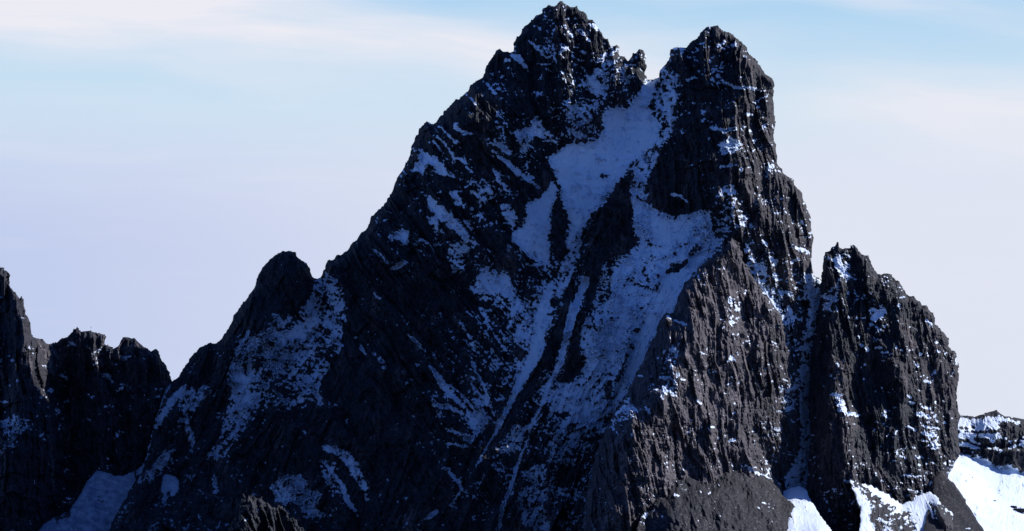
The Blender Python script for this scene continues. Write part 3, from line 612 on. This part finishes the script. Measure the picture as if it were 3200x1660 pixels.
# ------------------------------------------------------------------ shaded glacier between the ridge and the mountain
gl_outline = [(60,1860),(110,1680),(130,1645),(158,1622),(216,1598),(240,1560),(266,1512),(290,1480),(309,1471),(335,1478),(359,1488),(380,1487),(402,1482),(430,1466),(460,1440),(560,1500),(560,1860)]
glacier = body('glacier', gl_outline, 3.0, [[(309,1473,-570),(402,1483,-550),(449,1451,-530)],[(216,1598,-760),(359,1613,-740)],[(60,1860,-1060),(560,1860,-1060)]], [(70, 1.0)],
     [(P,[(0,1400),(700,1400),(700,1900),(0,1900)],1.5,.1),('rline',[(300,1555,10),(320,1562,8)],-.2,.7),('rline',[(180,1620,16),(215,1605,12)],.2,.8)], -2.0, M_ROCK, dust_shade=[[(400,1480,.75)],[(200,1650,.95)]], R=10, jag=3, thick=.3, seed=61, rib_amp=.25, block_amp=.3)  # glacier snow coloured darker to carry the deep valley shade
tag(glacier, 'shaded blue glacier tongue below the jagged ridge at the lower left', 'glacier', 'structure')

# ------------------------------------------------------------------ far snowfields and rock band at the right
band_outline = [(2900,1860),(2930,1330),(2980,1305),(3007,1299),(3030,1300),(3047,1304),(3060,1299),(3076,1293),(3098,1288),(3115,1281),(3122,1296),(3140,1300),(3162,1305),(3180,1304),(3200,1311),(3300,1330),(3460,1400),(3460,1860)]
band_ctl = [[(3000,1300,520),(3115,1283,560),(3200,1311,600),(3460,1400,900)],[(3000,1345,400),(3100,1340,430),(3200,1360,480),(3440,1400,800)],
 [(3000,1392,370),(3100,1380,400),(3200,1400,440)],
 [(3000,1410,366),(3060,1430,384),(3119,1455,404),(3200,1472,436),(3400,1520,700)],
 [(3000,1500,-20),(3100,1540,80),(3200,1560,160)],[(2950,1660,-700),(3200,1660,-330),(3460,1660,100)],[(2900,1860,-1500),(3460,1860,-700)]]
band_snow = [
 (P,[(2900,1310),(3007,1306),(3050,1309),(3090,1303),(3115,1297),(3150,1310),(3190,1318),(3185,1330),(3130,1322),(3115,1345),(3060,1350),(2900,1348)],1.4,.45),
 (P,[(2900,1348),(3060,1352),(3120,1350),(3130,1375),(3060,1368),(2900,1372)],.9,.6),
 (L,[(2990,1384,14),(3020,1390,16),(3045,1398,12),(3058,1401,8)],1.2,.5),(L,[(3030,1378,5),(3062,1388,7)],1,.5),
 (L,[(3096,1375,12),(3103,1378,10)],1.2,.2),(L,[(3085,1402,4),(3130,1408,6),(3175,1395,8),(3200,1385,10)],.8,.7),(P,[(3150,1380),(3200,1370),(3300,1380),(3300,1420),(3180,1405)],.2,.9),
 (P,[(2900,1418),(3000,1415),(3047,1424),(3080,1434),(3110,1452),(3122,1462),(3135,1452),(3160,1456),(3200,1474),(3460,1560),(3460,1860),(2900,1860)],1.5,.1),
 ('rline',[(3040,1425,4),(3046,1427,4)],1,.2),
 ('rpoly',[(3125,1318),(3150,1320),(3190,1335),(3300,1345),(3300,1365),(3180,1345)],.8,.7),('rline',[(3035,1335,6),(3042,1337,6)],.8,.4),('rline',[(2995,1338,6),(3025,1340,5)],.6,.6)]
def band_step(U, V):
    top = np.interp(U, [2990, 3060, 3119, 3200, 3400], [1398, 1402, 1405, 1408, 1440])
    bot = np.interp(U, [2990, 3060, 3110, 3122, 3135, 3200, 3400], [1412, 1432, 1450, 1466, 1452, 1474, 1530])
    return -46 * sstep(top - 10, top + 4, V) * (1 - sstep(bot - 4, bot + 7, V)) * sstep(2990, 3080, U)
band = body('snowfield', band_outline, 2.4, band_ctl, [(95, 1.0)], band_snow, [[(3000,1330,-.2)],[(3150,1380,.1)],[(3200,1440,-.8)],[(3200,1600,-.6)]], M_ROCK, R=10, jag=3.5, thick=.5, seed=71, rib_amp=.35, block_amp=1.3, extra=band_step)
tag(band, 'bright sunlit snowfield under a dark rock band at the right edge of the view', 'snowfield', 'structure')

# ------------------------------------------------------------------ grey scree slope beside the lower peak
sc_outline = [(2850,1860),(2905,1560),(2914,1541),(2917,1495),(2940,1470),(2955,1478),(2961,1491),(2990,1520),(3011,1555),(3020,1562),(3018,1570),(3050,1620),(3076,1660),(3180,1860)]
scree_r = body('scree_slope', sc_outline, 2.6, [[(2935,1475,-250),(2914,1541,-400),(2960,1660,-900)],[(2961,1491,-265),(3011,1555,-430),(3076,1660,-800)],[(2850,1860,-1600),(3180,1860,-1500)]], [(62, 1.0)],
     [(L,[(3020,1650,8),(3040,1660,8)],.8,.5)], -1.5, M_SCREE, R=10, jag=2.0, thick=.3, seed=83, rib_amp=.12, block_amp=.25, tone=.2)
tag(scree_r, 'narrow brown-grey scree slope running down beside the bright snowfield', 'scree', 'structure')

# ------------------------------------------------------------------ snow and rocks at the foot of the lower peak
tg_outline = [(2380,1860),(2420,1600),(2441,1548),(2450,1532),(2470,1525),(2500,1520),(2522,1530),(2532,1560),(2548,1582),(2562,1612),(2585,1640),(2606,1668),(2680,1860)]
tongue = body('snow_tongue', tg_outline, 2.4, [[(2441,1548,-590),(2522,1535,-560)],[(2470,1600,-820),(2548,1585,-700)],[(2560,1660,-1010),(2606,1668,-960)],[(2380,1860,-1650),(2680,1860,-1450)]],
     [(75, 1.0)], [(P,[(2300,1400),(2800,1400),(2800,1900),(2300,1900)],1.5,.15)], 0.0, M_ROCK, R=12, jag=3.5, thick=.3, seed=92, rib_amp=.4, block_amp=.6)
tag(tongue, 'bright narrow tongue of snow running out of the shaded couloir beside the grey scree', 'snow slope', 'structure')

ft_outline = [(2700,1860),(2690,1700),(2686,1640),(2690,1600),(2676,1560),(2662,1520),(2654,1494),(2668,1500),(2685,1512),(2705,1512),(2745,1530),(2790,1558),(2815,1578),(2850,1565),(2862,1552),
 (2880,1545),(2905,1538),(2925,1550),(2938,1566),(2952,1590),(2975,1600),(2985,1625),(3012,1662),(3070,1860)]
ft_ctl = [[(2654,1494,-600),(2745,1535,-570),(2815,1580,-590),(2905,1540,-440)],
 [(2690,1660,-1080),(2780,1660,-960),(2880,1660,-850)],[(2700,1560,-760)],[(2800,1610,-760)],[(2900,1600,-640)],[(2930,1600,-700),(2960,1640,-800),(3010,1665,-760)],
 [(2700,1860,-1600),(3070,1860,-1250)]]
ft_snow = [
 (P,[(2650,1480),(3000,1480),(3050,1900),(2650,1900)],1.5,.15),
 ('rpoly',[(2668,1512),(2690,1520),(2705,1555),(2730,1590),(2755,1600),(2740,1560),(2700,1530),(2690,1510)],.5,.8),
 ('rline',[(2700,1525,14),(2735,1560,18),(2760,1578,16),(2790,1585,12)],.8,.8),
 ('rpoly',[(2728,1580),(2755,1575),(2790,1605),(2840,1600),(2848,1620),(2858,1650),(2850,1700),(2760,1700),(2740,1650),(2722,1630)],.55,.75),
 ('rpoly',[(2915,1580),(2940,1575),(2955,1600),(2990,1630),(3020,1700),(2950,1700),(2925,1620)],1.3,.6)]
def ft_rocks(U, V):
    m = np.maximum(sstep(0, 22, sd_poly(U[0], V[:, 0], [(2915,1580),(2940,1575),(2955,1600),(2990,1630),(3020,1700),(2950,1700),(2925,1620)], 40)) * 60,
                   sstep(0, 20, sd_poly(U[0], V[:, 0], [(2728,1580),(2755,1575),(2790,1605),(2840,1600),(2858,1650),(2850,1700),(2760,1700)], 40)) * 18)
    return -m
foot = body('rocky_snow_slope', ft_outline, 2.3, ft_ctl, [(75, 1.0)], ft_snow, -.2, M_ROCK, R=14, jag=3.5, thick=.3, seed=91, rib_amp=.5, block_amp=1.2, tone=.3, extra=ft_rocks)
tag(foot, 'sunlit snow slope with dark rocks showing through, at the foot of the lower peak', 'snow slope', 'structure')

# ------------------------------------------------------------------ grey scree mound in front of the buttress
mo_outline = [(1930,1860),(1975,1700),(1995,1640),(2015,1580),(2045,1520),(2090,1460),(2200,1430),(2290,1430),(2350,1465),(2395,1488),(2425,1515),(2447,1550),(2475,1570),(2505,1598),(2545,1630),(2583,1660),(2720,1860)]
mo_ctl = [[(2020,1440,-960),(2200,1430,-800),(2400,1430,-560)],
 [(2030,1600,-1180),(2070,1545,-1095),(2120,1508,-1010),(2200,1500,-900),(2281,1490,-815),(2345,1492,-735),(2403,1503,-665),(2446,1545,-670),(2475,1570,-720),(2530,1615,-810),(2583,1660,-900)],
 [(2100,1620,-1330),(2250,1600,-1180),(2400,1610,-1000)],[(1930,1860,-1750),(2300,1860,-1700),(2720,1860,-1450)]]
moraine = body('scree_mound', mo_outline, 2.3, mo_ctl, [(64, 1.0)], [(L,[(2110,1545,6),(2120,1550,6)],.8,.6),(P,[(1960,1600),(2020,1590),(2010,1640),(1960,1650)],.2,.9)], [[(2000,1600,-.3)],[(2300,1600,-.5)],[(2080,1550,-.3)]],
     M_SCREE, R=12, jag=4, thick=.4, seed=97, rib_amp=.22, block_amp=.8, tone=.1,
     extra=lambda U, V: 16 * np.abs(perlin(U / 60, V / 90, 301)) * 2 + 7 * np.abs(perlin(U / 22, V / 34, 302)) * 2 - 12)
tag(moraine, 'grey scree mound at the bottom, in front of the brown buttress', 'scree', 'structure')

# ------------------------------------------------------------------ sunlit outcrop at the bottom left
oc_outline = [(600,1860),(690,1690),(735,1620),(752,1585),(760,1545),(768,1528),(776,1540),(790,1533),(800,1528),(812,1545),(826,1540),(838,1552),(852,1560),(866,1575),(880,1558),(892,1568),(905,1580),(912,1602),(930,1610),(945,1632),(975,1652),(990,1690),(1080,1860)]
oc_ctl = [[(770,1530,-2400),(860,1560,-2360),(975,1650,-2330)],[(760,1600,-2430),(800,1700,-2470)],[(880,1620,-2380),(900,1700,-2420)],[(600,1860,-2640),(850,1860,-2640),(1080,1860,-2620)]]
oc_outline = [(u_ - 8, v_ + 16) for u_, v_ in oc_outline]
outcrop = body('rock_outcrop', oc_outline, 2.2, oc_ctl, [(70, 1.0)], [(L,[(806,1592,3)],1.1,.2),(L,[(770,1625,4)],1.0,.3)], -1.2, M_ROCK, R=8, jag=6, thick=.8, seed=103, rib_amp=1.2, block_amp=1.3, tone=0)
tag(outcrop, 'small sunlit grey rock outcrop at the bottom edge, below the left shoulder', 'rock', 'structure')

# ------------------------------------------------------------------ boulders on the bright snowfield
_bd = Ctl(band_ctl, smooth=8.0)
def boulder(u, v, r, seed, label):
    import bmesh
    bm = bmesh.new(); bmesh.ops.create_icosphere(bm, subdivisions=4, radius=1.0)
    co_ = np.array([q.co[:] for q in bm.verts])
    d_ = float(_bd.coarse(np.array([float(u)]), np.array([float(v)]))[0])
    base_ = to_world(np.array([float(u)]), np.array([float(v)]), np.array([d_]))[0]
    n_ = perlin(co_[:, 0] * 1.7 + seed, co_[:, 1] * 1.7 + co_[:, 2], seed) + .5 * perlin(co_[:, 0] * 4 + co_[:, 2] * 3, co_[:, 1] * 4, seed + 3)
    rr = 1 + .35 * np.round(n_ * 3) / 3 + .12 * n_
    co_ = co_ * rr[:, None] * np.array([1.3, .9, .75])
    co_[:, 2] = np.maximum(co_[:, 2], -.35)
    for q, c in zip(bm.verts, co_ * r * K): q.co = c
    me = bpy.data.meshes.new('boulder'); bm.to_mesh(me)
    sn_ = np.array([(.6 if q.normal.z > .8 else -1.0) for q in bm.verts]); bm.free()
    at = me.attributes.new('snow', 'FLOAT', 'POINT'); at.data.foreach_set('value', sn_.astype(np.float32))
    me.materials.append(M_ROCK)
    o = bpy.data.objects.new('boulder', me); C.objects.link(o); o.location = base_ + np.array([0, -.15 * r * K, .2 * r * K])
    tag(o, label, 'boulder', None, 'boulders on the bright snowfield')
boulder(3186, 1600, 13, 3, 'largest dark boulder poking out of the bright snow at the right edge')
boulder(3166, 1587, 7, 5, 'small dark boulder just up-slope and left of the largest boulder')
boulder(3041, 1429, 5, 8, 'lone dark stone on the snow just below the rock band')
boulder(3108, 1566, 3, 9, 'tiny dark stone alone in the middle of the bright snow')

# ------------------------------------------------------------------ valley floor out to the horizon
def ground():
    g = np.concatenate([-np.geomspace(60000, 2600, 14), np.linspace(-2400, 2400, 120), np.geomspace(2600, 60000, 14)])
    X, Y = np.meshgrid(g, g + 1800.0)
    n = fbm(X / 420 + .3, Y / 420 + .7, 5, 5)
    Z = -58 + 16 * n * sstep(0, 500, np.hypot(X, Y)) + 0 * X
    idx = np.arange(X.size).reshape(X.shape)
    q = np.stack([idx[:-1, :-1].ravel(), idx[:-1, 1:].ravel(), idx[1:, 1:].ravel(), idx[1:, :-1].ravel()], -1)
    sn = fbm(X / 160, Y / 160, 5, 8) * 1.5 - .35
    return link_mesh('ground', np.stack([X.ravel(), Y.ravel(), Z.ravel()], -1), q, M_SCREE, {'snow': sn.ravel(), 'tone': 0 * sn.ravel()}, True)
tag(ground(), 'stony valley floor spreading below the mountain', 'ground', 'structure')

# ------------------------------------------------------------------ sun, sky, camera
SUN = np.array([.765, .325, .555]); SUN /= np.linalg.norm(SUN)
el = math.asin(SUN[2]); az = math.atan2(SUN[0], SUN[1])
sl = bpy.data.lights.new('sun', 'SUN'); sl.energy = 5.0; sl.angle = math.radians(.5); sl.color = (1, .96, .94)
so = bpy.data.objects.new('sun', sl); C.objects.link(so)
from mathutils import Vector
so.rotation_euler = Vector(SUN).to_track_quat('Z', 'Y').to_euler()

w = bpy.data.worlds.new('World'); bpy.context.scene.world = w; w.use_nodes = True
nt = w.node_tree; nt.nodes.clear()
sky = N(nt, 'ShaderNodeTexSky'); sky.sky_type = 'NISHITA'; sky.sun_disc = False
sky.sun_elevation = el; sky.sun_rotation = az; sky.altitude = 4500; sky.air_density = 1.0; sky.dust_density = .6; sky.ozone_density = 5.0
tint = mix_c(nt, 1.0, sky.outputs[0], (.74, .95, 1.42, 1)); tint.node.blend_type = 'MULTIPLY'
geo = N(nt, 'ShaderNodeTexCoord'); sep = N(nt, 'ShaderNodeSeparateXYZ'); nt.links.new(geo.outputs['Generated'], sep.inputs[0])
dx, dy, dz = sep.outputs
A = math_n(nt, 'MULTIPLY', math_n(nt, 'ARCTAN2', dx, dy), 57.2958)            # azimuth and elevation in degrees
E = math_n(nt, 'MULTIPLY', math_n(nt, 'ARCSINE', dz), 57.2958)
def mul(a, b): return math_n(nt, 'MULTIPLY', a, b)
def add(a, b): return math_n(nt, 'ADD', a, b)
def vec(x, y, z=0.0):
    c = N(nt, 'ShaderNodeCombineXYZ')
    for i, q in enumerate((x, y, z)):
        if isinstance(q, float): c.inputs[i].default_value = q
        else: nt.links.new(q, c.inputs[i])
    return c.outputs[0]
along = add(A, mul(E, -.1)); across = add(E, mul(A, .06))                     # cirrus drifts down to the right
warp = math_n(nt, 'SUBTRACT', noise_n(nt, vec(mul(A, .10), mul(E, .25)), 1.0, 2, .5), .5)
across_w = add(across, mul(warp, 2.2))
streak = noise_n(nt, vec(mul(along, .045), mul(across_w, .42)), 1.0, 5, .55)
fine = noise_n(nt, vec(mul(along, .22), mul(across_w, 1.9), 3.0), 1.0, 5, .6)
def band(ctr, half, a0, a1, soft=3.0):
    """a long bank of cirrus: centre height at azimuth 0, half thickness, first and last azimuth"""
    q = math_n(nt, 'DIVIDE', math_n(nt, 'SUBTRACT', across_w, ctr), half)
    g = math_n(nt, 'EXPONENT', mul(mul(q, q), -1.0))
    l = ramp_n(nt, A, a0 - soft, a0 + soft); r = math_n(nt, 'SUBTRACT', 1.0, ramp_n(nt, A, a1 - soft, a1 + soft))
    return mul(g, mul(l, r))
cl = add(band(12.25, .8, -40.0, 5.0), add(mul(band(13.2, .7, -30.0, -4.0), .8), add(mul(band(11.3, .9, 8.0, 40.0), .95), mul(band(14.0, .3, 0.0, 10.0), .5))))
cl = mul(cl, add(.55, mul(ramp_n(nt, streak, .3, .62), .55)))
cl = add(cl, mul(math_n(nt, 'SUBTRACT', fine, .5), add(.3, mul(cl, .9))))
cl = add(cl, mul(ramp_n(nt, streak, .5, .75), .35))
cl = math_n(nt, 'MINIMUM', math_n(nt, 'MAXIMUM', cl, 0.0), 1.0)
# thin veil of high cloud towards the horizon, thickest low down
veil = N(nt, 'ShaderNodeValToRGB'); nt.links.new(math_n(nt, 'DIVIDE', E, 30.0), veil.inputs[0])
el_ = veil.color_ramp.elements; stops = [(0.0, (.40, .48, .78, 1)), (.09, (.50, .57, .83, 1)), (.26, (.70, .74, .89, 1)), (.36, (.61, .76, .89, 1)), (.45, (.42, .65, .88, 1)), (1.0, (.12, .26, .55, 1))]
el_[0].position, el_[0].color = stops[0]; el_[1].position, el_[1].color = stops[-1]
for p_, c_ in stops[1:-1]:
    e_ = el_.new(p_); e_.color = c_
side = ramp_n(nt, A, -15.0, 6.0)
veil_c = mix_c(nt, side, mix_c(nt, ramp_n(nt, E, 12.0, 7.0), veil.outputs[0], (.52, .60, .84, 1)), mix_c(nt, ramp_n(nt, E, 11.8, 8.0), veil.outputs[0], (.735, .77, .89, 1)))
cloud_c = mix_c(nt, cl, veil_c, (.83, .83, .90, 1))
front = mul(ramp_n(nt, math_n(nt, 'ABSOLUTE', A), 75.0, 30.0), ramp_n(nt, E, 32.0, 16.0))
nis = mix_c(nt, 1.0, tint, (.082, .082, .082, 1)); nis.node.blend_type = 'MULTIPLY'
dim = mix_c(nt, 1.0, cloud_c, (.83, .83, .83, 1)); dim.node.blend_type = 'MULTIPLY'
final = mix_c(nt, front, nis, dim)
bg = N(nt, 'ShaderNodeBackground'); bg.inputs['Strength'].default_value = 1.0
wo = N(nt, 'ShaderNodeOutputWorld')
nt.links.new(final, bg.inputs[0]); nt.links.new(bg.outputs[0], wo.inputs[0])

cd = bpy.data.cameras.new('camera'); co = bpy.data.objects.new('camera', cd); C.objects.link(co)
cd.sensor_width = 36; cd.lens = 18 / math.tan(math.radians(12.5)); cd.clip_start = 1; cd.clip_end = 200000
co.location = (0, 0, 0); co.rotation_euler = (math.radians(90) + PITCH, 0, 0)
sc = bpy.context.scene; sc.camera = co
sc.view_settings.view_transform = 'Standard'; sc.view_settings.look = 'None'
sc.view_settings.exposure = .28; sc.view_settings.gamma = 1
print('DONE %.1fs' % (time.time() - T0))
